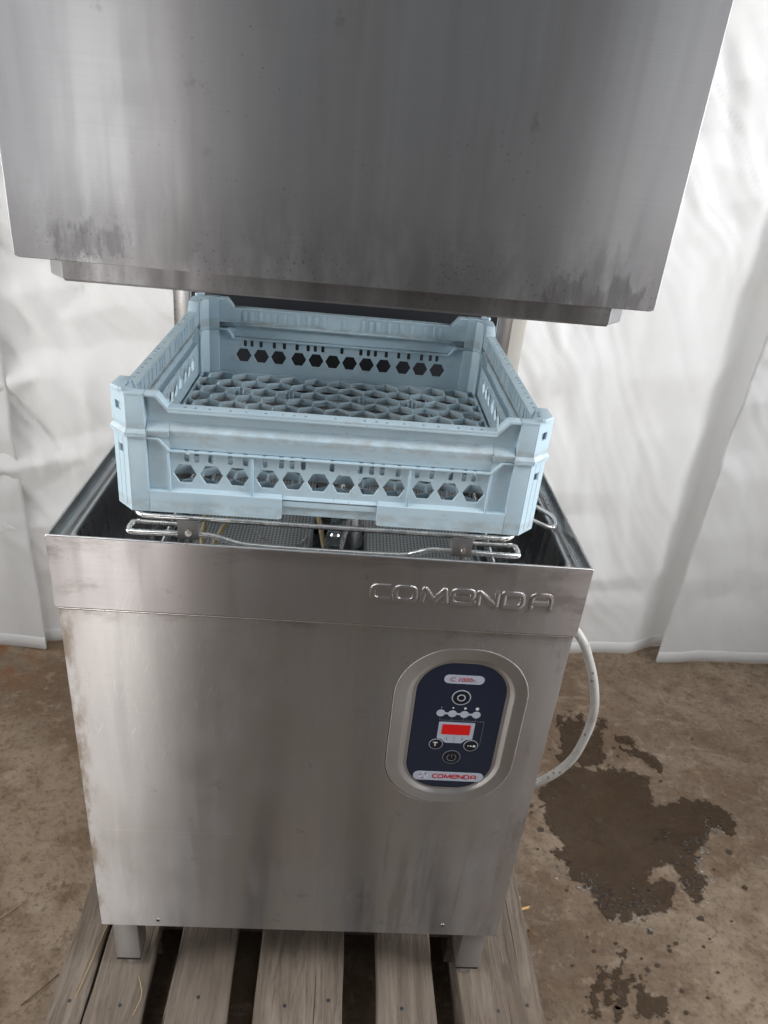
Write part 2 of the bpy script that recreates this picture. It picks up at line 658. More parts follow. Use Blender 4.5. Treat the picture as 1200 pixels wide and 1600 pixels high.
def fillet(pts, r, n=6, closed=False):
    """polyline with rounded corners"""
    P = [Vector(p) for p in pts]
    m = len(P)
    out = []
    for i in range(m):
        if not closed and i in (0, m - 1):
            out.append(P[i])
            continue
        a, b, c = P[i - 1], P[i], P[(i + 1) % m]
        rr = r[i] if isinstance(r, (list, tuple)) else r
        la, lc = (a - b).length, (c - b).length
        d = min(rr, la * .49, lc * .49)
        if d < 1e-6:
            out.append(b)
            continue
        p, q = b + (a - b).normalized() * d, b + (c - b).normalized() * d
        for k in range(n + 1):
            t = k / n
            out.append((1 - t) ** 2 * p + 2 * t * (1 - t) * b + t * t * q)
    return out


def tube(pts, r, res=3, closed=False):
    return curve_mesh([([tuple(p) for p in pts], closed)], bevel=r, dims='3D', res=res)


def rrect(cx, cy, w, h, r, n=10):
    out = []
    for (sx, sy, a0) in ((1, 1, 0), (-1, 1, 90), (-1, -1, 180), (1, -1, 270)):
        for k in range(n + 1):
            a = R(a0 + 90 * k / n)
            out.append((cx + sx * (w / 2 - r) + r * math.cos(a), cy + sy * (h / 2 - r) + r * math.sin(a)))
    return out


def circle(cx, cy, r, n=20):
    return [(cx + r * math.cos(2 * math.pi * k / n), cy + r * math.sin(2 * math.pi * k / n)) for k in range(n)]


def rect(x0, x1, y0, y1):
    return [(x0, y0), (x1, y0), (x1, y1), (x0, y1)]


# ------------------------------------------------------------------ floor
mb = MB()
bm = mb.bm
vs = [bm.verts.new(p) for p in ((-9, -9, 0), (9, -9, 0), (9, 9, 0), (-9, 9, 0))]
bm.faces.new(vs)
fl = mb.build('floor', M['concrete'], smooth=False)
fl['kind'] = 'structure'

PUDDLE = {
    'main': [(0.559, 0.562), (0.576, 0.586), (0.613, 0.612), (0.655, 0.639), (0.693, 0.633), (0.718, 0.63), (0.752, 0.636), (0.776, 0.629), (0.804, 0.632), (0.826, 0.62), (0.849, 0.613), (0.846, 0.585), (0.84, 0.553), (0.828, 0.53), (0.849, 0.524), (0.878, 0.533), (0.908, 0.53), (0.911, 0.553), (0.932, 0.543), (0.971, 0.545), (0.997, 0.531), (1.014, 0.514), (1.018, 0.481), (1.002, 0.452), (0.98, 0.451), (0.976, 0.468), (0.946, 0.457), (0.925, 0.435), (0.913, 0.414), (0.895, 0.407), (0.887, 0.38), (0.871, 0.36), (0.878, 0.33), (0.862, 0.299), (0.833, 0.269), (0.821, 0.28), (0.825, 0.303), (0.825, 0.334), (0.812, 0.358), (0.791, 0.363), (0.769, 0.35), (0.745, 0.33), (0.748, 0.306), (0.789, 0.326), (0.8, 0.296), (0.779, 0.255), (0.747, 0.243), (0.727, 0.248), (0.703, 0.225), (0.688, 0.241), (0.669, 0.219), (0.652, 0.213), (0.655, 0.24), (0.634, 0.223), (0.621, 0.233), (0.613, 0.261), (0.61, 0.289), (0.597, 0.301), (0.578, 0.312), (0.567, 0.332), (0.573, 0.348), (0.558, 0.366), (0.544, 0.382), (0.577, 0.396), (0.568, 0.419), (0.559, 0.445), (0.538, 0.458), (0.552, 0.494), (0.551, 0.531)],
    'prints': [(0.624, 0.67), (0.648, 0.716), (0.65, 0.752), (0.655, 0.789), (0.67, 0.824), (0.681, 0.82), (0.669, 0.781), (0.679, 0.772), (0.686, 0.811), (0.703, 0.841), (0.706, 0.817), (0.689, 0.773), (0.7, 0.764), (0.712, 0.812), (0.727, 0.838), (0.734, 0.814), (0.715, 0.765), (0.724, 0.747), (0.748, 0.758), (0.771, 0.816), (0.794, 0.823), (0.79, 0.789), (0.765, 0.759), (0.759, 0.714), (0.752, 0.67), (0.728, 0.650), (0.692, 0.645), (0.654, 0.648), (0.629, 0.646)],
    't1': [(0.804, 0.762), (0.822, 0.754), (0.855, 0.738), (0.845, 0.719), (0.82, 0.726), (0.8, 0.739)],
    't2': [(0.802, 0.712), (0.848, 0.706), (0.878, 0.695), (0.899, 0.661), (0.9, 0.636), (0.887, 0.627), (0.869, 0.651), (0.851, 0.676), (0.823, 0.691)],
    'l1': [(0.584, 0.124), (0.598, 0.122), (0.583, 0.096), (0.566, 0.077), (0.557, 0.055), (0.554, 0.037), (0.538, 0.03), (0.531, 0.041), (0.552, 0.064), (0.562, 0.091)],
    'l2': [(0.606, 0.116), (0.622, 0.118), (0.609, 0.092), (0.591, 0.073), (0.584, 0.051), (0.574, 0.049), (0.574, 0.064), (0.592, 0.092)],
    'l3': [(0.624, 0.102), (0.641, 0.107), (0.624, 0.079), (0.606, 0.051), (0.592, 0.021), (0.58, 0.021), (0.598, 0.056)],
    'l4': [(0.639, 0.166), (0.651, 0.161), (0.642, 0.141), (0.632, 0.127), (0.623, 0.128), (0.631, 0.145)],
    'l5': [(0.652, 0.102), (0.668, 0.108), (0.657, 0.089), (0.665, 0.071), (0.693, 0.067), (0.694, 0.045), (0.667, 0.035), (0.644, 0.039), (0.623, 0.03), (0.629, 0.056), (0.639, 0.079)],
}
rng = random.Random(4)


def rough_outline(pts, amp=.35, levels=3):
    P = [Vector((x, y)) for x, y in pts]
    for lv in range(levels):
        Q = []
        for i, a in enumerate(P):
            b = P[(i + 1) % len(P)]
            d = b - a
            n = Vector((-d.y, d.x))
            Q += [a, (a + b) / 2 + n * rng.uniform(-amp, amp) * .5]
        P = Q
    return [(p.x, p.y) for p in P]


def flat_sheet(outlines, z, h=.0004):
    me = curve_mesh([(o, True) for o in outlines], extrude=h / 2)
    me.transform(Matrix.Translation((0, 0, z + h / 2)))
    return me


def puddle_mesh():
    """a thin film on a fine grid; the attribute says how far inside the wet outline a point lies"""
    import numpy as np
    st = .005
    xs, ys = np.arange(.49, 1.07, st), np.arange(.0, .88, st)
    X, Y = np.meshgrid(xs, ys)
    best = np.full(X.shape, -1.)
    for k, o in PUDDLE.items():
        pts = np.array(rough_outline(o, .42, 2))
        d = np.full(X.shape, 9.)
        ins = np.zeros(X.shape, bool)
        for p, q in zip(pts, np.roll(pts, -1, 0)):
            e = q - p
            t = np.clip(((X - p[0]) * e[0] + (Y - p[1]) * e[1]) / (e @ e + 1e-12), 0, 1)
            d = np.minimum(d, np.hypot(X - p[0] - t * e[0], Y - p[1] - t * e[1]))
            if abs(e[1]) > 1e-9:
                c = ((p[1] > Y) != (q[1] > Y)) & (X < e[0] * (Y - p[1]) / e[1] + p[0])
                ins ^= c
        best = np.maximum(best, np.where(ins, d, -d))
    ny, nx = X.shape
    idx = np.arange(ny * nx).reshape(ny, nx)
    keep = np.maximum.reduce([best[:-1, :-1], best[1:, :-1], best[:-1, 1:], best[1:, 1:]]) > -.016
    F = np.stack([idx[:-1, :-1], idx[:-1, 1:], idx[1:, 1:], idx[1:, :-1]], -1)[keep]
    used = np.unique(F)
    remap = np.full(ny * nx, -1)
    remap[used] = np.arange(len(used))
    V = np.stack([X.ravel()[used], Y.ravel()[used], np.full(len(used), .0012)], -1)
    me = bpy.data.meshes.new('puddle')
    me.from_pydata(V.tolist(), [], remap[F].tolist())
    at = me.attributes.new('inside', 'FLOAT', 'POINT')
    at.data.foreach_set('value', best.ravel()[used].astype('f'))
    return me


pu = link('puddle', puddle_mesh(), M['wet'], None, None, False)
pu['kind'] = 'structure'

# splashes around the puddle and beads of standing water
mb = MB()
for i in range(80):
    a = rng.uniform(0, 6.28)
    if i < 55:
        cx, cy = .76 + math.cos(a) * rng.gauss(.22, .05), .42 + math.sin(a) * rng.gauss(.24, .05)
    else:
        cx, cy = .64 + rng.gauss(0, .11), .09 + rng.gauss(0, .06)
    if cx < .45:
        continue
    r = abs(rng.gauss(.0028, .002)) + .0012
    o = [(cx + r * (1 + rng.uniform(-.3, .3)) * math.cos(t) * 1.2, cy + r * (1 + rng.uniform(-.3, .3)) * math.sin(t)) for t in [k * .785 for k in range(8)]]
    mb.mesh(flat_sheet([o], .0014, .0003))
sp = mb.build('splashes', M['splash'], smooth=False)
sp['kind'] = 'stuff'
tag(sp, 'small dark splashes scattered round the wet patch', 'splashes')

mb = MB()
spots = [(.70, .24), (.66, .25), (.63, .28), (.61, .30), (.72, .28), (.86, .34), (.845, .30), (.87, .38), (.90, .42), (.95, .47), (.82, .42), (.585, .33)]
for i in range(240):
    c = rng.choice(spots)
    r = rng.uniform(.001, .0042)
    mb.ball((c[0] + rng.gauss(0, .02), c[1] + rng.gauss(0, .016), .0018), r, 10, (rng.uniform(.8, 1.9), rng.uniform(.7, 1.2), .42))
bd = mb.build('water_beads', M['drop'])
bd['kind'] = 'stuff'
tag(bd, 'glinting beads of water on the wet patch', 'water')


# ------------------------------------------------------------------ fabric walls
def sheet(name, mat, p0, p1, label, seed, amp=.012, tuck=0., ztop=2.5, zbot=.006, crumple=1., hem_mat=None, group=None):
    p0, p1 = Vector(p0), Vector(p1)
    L = (p1 - p0).length
    d = (p1 - p0) / L
    nrm = Vector((d.y, -d.x, 0))            # towards the camera
    nx, nz = max(20, int(L / .009)), 270
    off = Vector((seed * 7.3, seed * 3.1, seed))

    def facet(u, v, k):
        """height of a crumpled sheet: flat triangles between random lattice heights"""
        a_, b_ = u + v * .5, v
        i, j = math.floor(a_), math.floor(b_)
        f, g = a_ - i, b_ - j

        def hh(p, q):
            return math.sin((p * 127.1 + q * 311.7 + k * 74.7 + seed * 17.3) * 1.0) * 43758.5453 % 1.0
        if f + g < 1:
            return hh(i, j) * (1 - f - g) + hh(i + 1, j) * f + hh(i, j + 1) * g
        return hh(i + 1, j + 1) * (f + g - 1) + hh(i, j + 1) * (1 - f) + hh(i + 1, j) * (1 - g)

    def disp(s_, z):
        q = Vector((s_, z, 0)) + off
        fade = min(1, max(0, (z - zbot) / .3))
        wx = mnoise.noise(q * 2.6 + Vector((5, 1, 2))) * .09 + mnoise.noise(q * 7 + Vector((5, 1, 2))) * .02
        wz = mnoise.noise(q * 2.6 + Vector((1, 9, 4))) * .09 + mnoise.noise(q * 7 + Vector((1, 9, 4))) * .02
        x, y = s_ + wx + off.x, z + wz + off.y
        xr, yr = x * .85 + y * .53, y * .85 - x * .53
        xq, yq = x * .6 - y * .8, y * .6 + x * .8
        loc = min(1., max(.25, .55 + 1.3 * mnoise.noise(q * 1.1 + Vector((3, 3, 3))) + .25 * (z - .9)))
        v = .015 * mnoise.noise(Vector((s_ * 3.2 + seed, z * .35, 2))) + .006 * mnoise.noise(Vector((s_ * 9 + seed, z * .5, 7)))
        c = .85 * facet(xr / .16, yr / .11, 1) + .55 * facet(xq / .085, yq / .055, 2) + .26 * facet(xr / .04, yq / .03, 3)
        return v + amp * crumple * (.2 + .8 * fade) * loc * c

    def P(s_, z, out=0.):
        v = disp(s_, z) + out
        if tuck:
            t = min(1, max(0, (s_ - (L - .16)) / .13))
            v -= tuck * t * t * (3 - 2 * t)
        return p0 + d * s_ + nrm * v + Vector((0, 0, z))
    bm = bmesh.new()
    grid = [[bm.verts.new(P(L * i / nx, zbot + (ztop - zbot) * j / nz)) for i in range(nx + 1)] for j in range(nz + 1)]
    for j in range(nz):
        for i in range(nx):
            bm.faces.new((grid[j][i], grid[j][i + 1], grid[j + 1][i + 1], grid[j + 1][i]))
    k = MB()
    k.bm.free()
    k.bm = bm
    base = Vector(((p0.x + p1.x) / 2, (p0.y + p1.y) / 2, 0))
    root = empty(name, base, label, 'curtain', group)
    o = k.build('fabric_panel', mat, root, base, True, 180)
    md = o.modifiers.new('thickness', 'SOLIDIFY')
    md.thickness = .0016
    md.offset = -1
    # turned-up bottom hem
    bm = bmesh.new()
    hz = [zbot - .004, zbot - .001, zbot + .034, zbot + .038]
    ho = [.0005, .0038, .0038, .0003]
    g = [[bm.verts.new(P(L * i / nx, max(z, .002), e)) for i in range(nx + 1)] for z, e in zip(hz, ho)]
    for j in range(3):
        for i in range(nx):
            bm.faces.new((g[j][i], g[j][i + 1], g[j + 1][i + 1], g[j + 1][i]))
    k = MB()
    k.bm.free()
    k.bm = bm
    k.build('hem', hem_mat or mat, root, base, True, 50)
    return root


sheet('tent_curtain', M['cloth'], (-.86, 1.025, 0), (1.10, 1.125, 0), 'wide creased white fabric wall hanging behind the steel dishwasher', 2, .050, .05)
sheet('tent_curtain', M['cloth2'], (-2.3, 1.03, 0), (-.784, .985, 0), 'greyish white fabric panel overlapping at the far left edge', 5, .045, 0, crumple=.6)
sheet('tent_curtain', M['cloth2'], (1.033, 1.085, 0), (2.6, 1.20, 0), 'white fabric panel overlapping at the right, in front of a shaded fold', 9, .036, 0, crumple=.75)

# ------------------------------------------------------------------ pallet
pal = empty('pallet', (0.008, .2, 0), 'weathered grey wooden pallet standing under the dishwasher', 'pallet')
PB = (0.008, .2, 0)


def plank(x0, x1, y0, y1, z0, z1, name, seed, wav=.004):
    r_ = random.Random(seed)
    n = 30
    bm = bmesh.new()
    rows = []
    bow = r_.uniform(-.002, .002)
    for i in range(n + 1):
        t = i / n
        y = y0 + (y1 - y0) * t
        a = x0 + mnoise.noise(Vector((t * 9, seed, 0))) * wav + bow * math.sin(t * 3.1)
        b = x1 + mnoise.noise(Vector((t * 9, seed, 5))) * wav + bow * math.sin(t * 3.1)
        dz = mnoise.noise(Vector((t * 3, seed, 9))) * .0015
        e = .0022 + abs(mnoise.noise(Vector((t * 20, seed, 2)))) * .003
        f = .0022 + abs(mnoise.noise(Vector((t * 20, seed, 7)))) * .003
        prof = [(a, z0), (b, z0), (b, z1 - f), (b - f, z1), ((a + b) / 2, z1 + .0006), (a + e, z1), (a, z1 - e)]
        rows.append([bm.verts.new((px, y, pz + dz * (pz > z0))) for px, pz in prof])
    m = len(rows[0])
    for i in range(n):
        for j in range(m):
            bm.faces.new((rows[i][j], rows[i][(j + 1) % m], rows[i + 1][(j + 1) % m], rows[i + 1][j]))
    bm.faces.new(rows[0])
    bm.faces.new(rows[-1][::-1])
    bmesh.ops.recalc_face_normals(bm, faces=bm.faces[:])
    k = MB()
    k.bm.free()
    k.bm = bm
    return k.build(name, M['wood'], pal, PB, True, 30)


Y0, Y1 = -.42, .78
for i, (a, b) in enumerate(((-.388, -.3335), (-.3315, -.2475), (-.2075, -.1105), (-.0690, .0735), (.1295, .2255), (.268, .4045))):
    o = plank(a, b, Y0 + .004 * (i % 3), Y1 - .005 * (i % 2), .122, .144, 'deck_board', i + 1)
    if i == 0:
        o['label'] = 'narrow strip split off the outer deck board'
for i, y in enumerate((Y0 + .004, .11, Y1 - .155)):
    mb = MB()
    mb.box(-.390, .404, y, y + .145, .100, .1215, .002)
    mb.build('cross_board', M['wood'], pal, PB, False)
    for x in (-.389, -.066, .268):
        mb = MB()
        mb.box(x, x + .135, y + .002, y + .143, .022, .0995, .003)
        mb.build('block', M['wood'], pal, PB, False)
for i, x in enumerate((-.389, -.066, .268)):
    mb = MB()
    mb.box(x + .01, x + .125, Y0 + .01, Y1 - .01, .0005, .0215, .002)
    mb.build('bottom_board', M['wood'], pal, PB, False)
# nail heads on the boards
for (x, y) in ((-.36, .02), (-.28, .015), (-.16, .03), (-.02, .02), (.05, .03), (.17, .02), (.33, .02), (.38, .03)):
    mb = MB()
    mb.cyl((x, y - .06, .1435), (x, y - .06, .1452), .0032, .0028, 10)
    mb.build('nail_head', M['darkpanel'], pal, PB)

# ------------------------------------------------------------------ dishwasher
DB = (0, .3, .144)
dw = empty('dishwasher', DB, 'stainless steel hood-type dishwasher with its hood raised, standing on the pallet', 'dishwasher')
W2 = .3146
BW = .3127


def D(mb, name, mat, parent=None, **kw):
    return mb.build(name, M[mat], parent or dw, DB, **kw)


def plate(outline, holes, y0, y1, bevel=.0005):
    """upright plate in XZ, front face at y0"""
    me = curve_mesh([(outline, True)] + [(h, True) for h in holes], extrude=(y1 - y0) / 2, bevel=bevel)
    me.transform(upright((y0 + y1) / 2))
    return me


# front panel with the opening for the control dish
zc, zb = Z0 - .0984, Z0 - .7052
CX, CZ = .1855, Z0 - .267
mb = MB()
mb.mesh(plate(rect(-BW, BW, zb, zc - .0036), [rrect(CX, CZ, .1766, .2745, .080, 16)], .005, .0066, .0006))
front = D(mb, 'front_panel', 'body', angle=30)
for i, s_ in enumerate((-1, 1)):
    mb = MB()
    mb.box(s_ * BW, s_ * (BW - .0015), .0068, .62, zb, zc - .001)
    D(mb, 'side_panel', 'body')
mb = MB()
mb.box(-BW + .002, BW - .002, .6185, .62, zb, zc)
D(mb, 'rear_panel', 'steel')
mb = MB()
mb.box(-BW + .002, BW - .002, .007, .618, zb + .004, zb + .006)
D(mb, 'base_plate', 'steel')

mb = MB()
mb.cyl((-BW + .0005, .0052, zc - .0034), (BW - .0005, .0052, zc - .0034), .0021, .0021, 12)
D(mb, 'panel_fold', 'letter', front)
# dished surround of the control panel: lofted rounded rectangles
rings = [(.1766, .2745, .080, .0056), (.1756, .2735, .0795, .0049), (.1738, .2717, .0787, .0046), (.1712, .2691, .0773, .0047), (.1690, .2669, .076, .0050),
         (.1440, .2420, .0648, .0054), (.1385, .2365, .062, .0062), (.1300, .2300, .056, .0088), (.1240, .2255, .0515, .0094), (.1205, .2225, .049, .0090), (.1150, .2160, .0475, .0104)]
bm = bmesh.new()
prev = None
for (w, h, r, y) in rings:
    loop = [bm.verts.new((x, y, z)) for x, z in rrect(CX + .001, CZ, w, h, r, 16)]
    if prev:
        n = len(loop)
        for i in range(n):
            bm.faces.new((prev[i], prev[(i + 1) % n], loop[(i + 1) % n], loop[i]))
    prev = loop
bmesh.ops.recalc_face_normals(bm, faces=bm.faces[:])
mb = MB()
mb.bm.free()
mb.bm = bm
dish = D(mb, 'control_surround', 'leg', angle=60)
mb = MB()
mb.mesh(plate(rrect(CX + .0015, CZ, .1185, .2205, .048, 16), [], .0090, .0100, .0003))
fas = D(mb, 'control_panel', 'fascia')

FY = .0090


def decal(outlines, mat, name, lift=.0003, parent=None):
    """flat print or raised key on the fascia"""
    mb = MB()
    me = curve_mesh([(o, True) for o in outlines], extrude=.0001)
    me.transform(upright(FY - lift))
    mb.mesh(me)
    return D(mb, name, mat, parent or fas, smooth=False)


def ztop(z):
    return Z0 + z


pc = lambda pts: [(x, Z0 + z) for x, z in pts]
decal([rrect(.1875, ztop(-.1823), .0525, .0142, .0070, 8)], 'fgrey', 'model_plate')
me = text_mesh('C 1000', .0096, shear=.10)
me.transform(upright(FY - .0006) @ Matrix.Translation((.1835, ztop(-.1828), 0)))
# upright() maps XY to XZ: shift in the plane first
mb = MB().mesh(me)
D(mb, 'model_lettering', 'fred', fas, smooth=False)
me = text_mesh('S...', .0055, shear=.10)
me.transform(upright(FY - .0006) @ Matrix.Translation((.2015, ztop(-.1838), 0)))
D(MB().mesh(me), 'model_lettering', 'frost', fas, smooth=False)


def key(cx, cz, r, ring=.0016, mat='fgrey'):
    k = decal([circle(cx, Z0 + cz, r, 40)], mat, 'button', .0004)
    decal([circle(cx, Z0 + cz, r - ring, 40)], 'fblack', 'button_face', .0007, k)
    return k


k1 = key(.1877, -.2124, .0127)
decal([circle(.1877, ztop(-.2124), .0057, 24), circle(.1877, ztop(-.2124), .0042, 24)], 'fgrey', 'button_symbol', .0010, k1)
# four programme lamps joined by bars
for i, (x, z) in enumerate(((.1641, -.2402), (.1796, -.2406), (.1956, -.2408), (.2116, -.2409))):
    decal([circle(x, ztop(z), .0058, 24)], 'fgrey', 'programme_lamp', .0005)
    if i:
        decal([rect(x - .0125, x - .0035, ztop(z - .0016), ztop(z + .0016))], 'fgrey', 'lamp_bar', .0003)
    decal([circle(x, ztop(-.2305), .0006 + .0006 * i, 14)], 'fwhite', 'programme_dot', .0004)
    decal([rect(x - .0002, x + .0002, ztop(-.2525), ztop(-.2465))], 'fdim', 'guide_line', .0004)
decal([rect(.1650, .2240, ztop(-.2527), ztop(-.2523))], 'fdim', 'guide_line', .0004)
decal([rect(.2238, .2242, ztop(-.2960), ztop(-.2523))], 'fdim', 'guide_line', .0005)
# display with its grey frame
dsp = decal([pc([(.1645, -.2556), (.2118, -.2556), (.2125, -.2565), (.2125, -.2850), (.2040, -.2862), (.1980, -.2926), (.1765, -.2926), (.1700, -.2862), (.1640, -.2850), (.1640, -.2562)])], 'fgrey', 'display_frame', .0003)
decal([rrect(.1882, ztop(-.2683), .0384, .0178, .0006, 3)], 'display', 'display_window', .0007, dsp)
decal([rect(.1877, .1880, ztop(-.2905), ztop(-.2815))], 'fblack', 'display_mark', .0006, dsp)
for x in (.1775, .1985):
    decal([rect(x - .0002, x + .0002, ztop(-.2862), ztop(-.2815))], 'fblack', 'display_mark', .0006, dsp)
    decal([[(x - .0010, ztop(-.2856)), (x + .0010, ztop(-.2856)), (x, ztop(-.2872))]], 'fblack', 'display_mark', .0006, dsp)
k2 = key(.1643, -.2958, .0095, .0010)
me = text_mesh('T', .0098, offset=.0003)
me.transform(upright(FY - .0010) @ Matrix.Translation((.1632, ztop(-.2958), 0)))
D(MB().mesh(me), 'button_symbol', 'fwhite', k2, smooth=False)
k3 = key(.2121, -.2961, .0100, .0010)
for x, r in ((.2085, .0008), (.2120, .0013), (.2166, .0020)):
    decal([circle(x, ztop(-.2963), r, 14)], 'fwhite', 'button_symbol', .0010, k3)
k4 = key(.1885, -.3186, .0126, .0012, 'fdim')
arc = [(.1885 + .0066 * math.cos(R(a)), ztop(-.3190) + .0066 * math.sin(R(a))) for a in range(120, 421, 12)]
arc2 = [(.1885 + .0057 * math.cos(R(a)), ztop(-.3190) + .0057 * math.sin(R(a))) for a in range(420, 119, -12)]
decal([arc + arc2], 'fdim', 'button_symbol', .0010, k4)
decal([rect(.1881, .1889, ztop(-.3185), ztop(-.3120))], 'fdim', 'button_symbol', .0011, k4)
decal([rrect(.1890, ztop(-.3556), .0990, .0168, .0083, 10)], 'fgrey', 'brand_plate')
for a in range(7):
    t = a * .8976
    decal([circle(.1540 + .0048 * math.cos(t), ztop(-.3556 + .0048 * math.sin(t)), .0013, 10)], 'frost' if a % 2 else 'fwhite', 'brand_emblem', .0006)

GLYPH = {  # strokes of the logo letters on a unit square: (points, corner radii, closed)
    'C': [([(1, 1), (0, 1), (0, 0), (1, 0)], .42, False)],
    'O': [([(0, 0), (1, 0), (1, 1), (0, 1)], .40, True)],
    'M': [([(0, 0), (.10, 1), (.50, .12), (.90, 1), (1, 0)], .05, False)],
    'E': [([(.04, .50), (1, .50), (1, 1), (0, 1), (0, 0), (.97, 0)], .36, False)],
    'N': [([(0, 0), (0, 1), (1, 0), (1, 1)], .10, False)],
    'D': [([(0, 0), (1, 0), (1, 1), (0, 1)], [.02, .42, .42, .02], True)],
    'A': [([(0, 0), (0, 1), (1, 1), (1, 0)], .36, False), ([(0, .36), (1, .36)], 0, False)],
}
XS = [('C', .0575, .0790), ('O', .0845, .1085), ('M', .1165, .1465), ('E', .1530, .1780), ('N', .1845, .2070), ('D', .2150, .2385), ('A', .2490, .2725)]


def glyph(ch, x0, x1, z0, z1, r):
    sp = []
    w, h = x1 - x0, z1 - z0
    for pts, rad, closed in GLYPH[ch]:
        P = [Vector((x0 + p[0] * w, z0 + p[1] * h, 0)) for p in pts]
        rr = [k * h for k in rad] if isinstance(rad, list) else rad * h
        sp.append(([tuple(p) for p in fillet(P, rr, 6, closed)], closed))
    return curve_mesh(sp, bevel=r, dims='3D', res=3)


# pressed lettering on the collar
for ch, a, b in XS:
    me = glyph(ch, a, b, Z0 - .0590, Z0 - .0410, .0036)
    for v in me.vertices:
        v.co.z = min(v.co.z * .75, .0019)
    me.transform(upright(0))
    D(MB().mesh(me), 'pressed_letter', 'collar', angle=35)
# red printed lettering on the fascia
for ch, a, b in XS:
    f = lambda x: .1672 + (x - .0575) / (.2725 - .0575) * (.2275 - .1672)
    me = glyph(ch, f(a), f(b), Z0 - .3590, Z0 - .3524, .00095)
    me.transform(upright(FY - .0005) @ Matrix.Diagonal((1, 1, .15, 1)))
    D(MB().mesh(me), 'brand_letter', 'fred', fas)

# screws at the foot of the front panel
for x, z in ((-.225, -.6893), (.2222, -.680)):
    mb = MB()
    mb.cyl((x, .0036, Z0 + z), (x, .006, Z0 + z), .0030, .0034, 14)
    sc = D(mb, 'screw', 'steel')
    mb = MB()
    mb.cyl((x, .0032, Z0 + z), (x, .0040, Z0 + z), .0019, .0019, 8)
    D(mb, 'screw_recess', 'hole', sc)

# legs
for sx in (-1, 1):
    for yy in (.015, .565):
        x0, x1 = (sx * .3005, sx * .2615)
        mb = MB()
        mb.box(min(x0, x1), max(x0, x1), yy, yy + .039, Z0 - .8075, zb + .003, .002)
        lg = D(mb, 'leg', 'leg')
        mb = MB()
        mb.box(min(x0, x1) + .0005, max(x0, x1) - .0005, yy + .0005, yy + .0385, Z0 - .8125, Z0 - .8077, .0008)
        D(mb, 'leg_cap', 'rubber', lg)
        mb = MB()
        xm = (x0 + x1) / 2
        mb.cyl((xm, yy + .02, Z0 - .824), (xm, yy + .02, Z0 - .8125), .008, .008, 12)
        mb.cyl((xm, yy + .02, .1447), (xm, yy + .02, Z0 - .824), .014, .011, 16)
        D(mb, 'foot', 'steel', lg)

# collar round the tank: outer skirt, folded rim and stepped ledge
CD = .625
mb = MB()
mb.mesh(plate(rect(-W2, W2, Z0 - .0978, Z0 - .0012), [], 0., .0016, .0006))
D(mb, 'collar_front', 'collar', angle=30)
for s_ in (-1, 1):
    mb = MB()
    mb.box(s_ * W2, s_ * (W2 - .0016), .0018, CD, Z0 - .0984, Z0 - .0012)
    D(mb, 'collar_side', 'collar')
mb = MB()
mb.box(-W2 + .002, W2 - .002, CD - .0016, CD, Z0 - .0984, Z0 - .0012)
D(mb, 'collar_rear', 'collar')


def ring_loft(profile, name, mat, angle=45):
    """profile: list of (inset, z, corner radius) swept round the collar rectangle"""
    bm = bmesh.new()
    prev = None
    for ins, z, r in profile:
        w, h = 2 * W2 - 2 * ins, CD - 2 * ins
        loop = [bm.verts.new((x, y, Z0 + z)) for x, y in rrect(0, CD / 2, w, h, max(r, .0006), 8)]
        if prev:
            n = len(loop)
            for i in range(n):
                bm.faces.new((prev[i], prev[(i + 1) % n], loop[(i + 1) % n], loop[i]))
        prev = loop
    bmesh.ops.recalc_face_normals(bm, faces=bm.faces[:])
    k = MB()
    k.bm.free()
    k.bm = bm
    return D(k, name, mat, angle=angle)


ring_loft([(.0, -.0035, .0015), (.0001, -.0009, .0015), (.0010, 0, .0015), (.0026, 0, .002), (.0034, -.0012, .003), (.0040, -.0165, .006), (.0055, -.0185, .008),
           (.0130, -.0175, .014), (.0150, -.0160, .016), (.0175, -.0155, .020), (.0195, -.0165, .024), (.0205, -.020, .026)], 'rim', 'steel', 60)
ring_loft([(.0205, -.0195, .026), (.022, -.030, .030), (.030, -.175, .040), (.045, -.19, .045), (.200, -.200, .02)], 'tank', 'basin', 60)
mb = MB()
mb.box(-.30, .30, .03, .60, Z0 - .212, Z0 - .2105)
D(mb, 'tank_floor', 'basin')

# perforated filter trays, wash arm, hoses and ball chain inside the tank
for x0, x1 in ((-.205, -.022), (.052, .215)):
    mb = MB()
    mb.box(x0, x1, .10, .50, Z0 - .100, Z0 - .0985)
    tr = D(mb, 'filter_tray', 'perf', smooth=False)
    mb = MB()
    for a in (x0, x1 - .004):
        mb.box(a, a + .004, .10, .50, Z0 - .0984, Z0 - .090, .0006)
    mb.box(x0 + .005, x1 - .005, .100, .104, Z0 - .0984, Z0 - .090, .0006)
    D(mb, 'tray_edge', 'steel', tr)
for a in (-.215, .225):
    mb = MB()
    mb.mesh(tube([(a, .06, Z0 - .075), (a, .52, Z0 - .075)], .006))
    D(mb, 'tray_rail', 'wire')
mb = MB()
mb.prism([(-.014, 0), (.014, 0), (.010, .012), (-.010, .012)], -.20, .20, 'xz', .001, Matrix.Translation((.030, .30, Z0 - .062)) @ Matrix.Rotation(R(-7), 4, 'Z'))
arm = D(mb, 'wash_arm', 'wire')
for i in range(6):
    y = -.17 + i * .06
    mb = MB()
    p = Matrix.Translation((.030, .30, Z0 - .0500)) @ Matrix.Rotation(R(-7), 4, 'Z') @ Vector((0, y, 0))
    mb.cyl(p, p + Vector((0, 0, .003)), .0075, .006, 14)
    D(mb, 'nozzle', 'wire', arm)
mb = MB()
mb.cyl((.03, .30, Z0 - .16), (.03, .30, Z0 - .045), .024, .020, 24)
D(mb, 'arm_hub', 'steel')
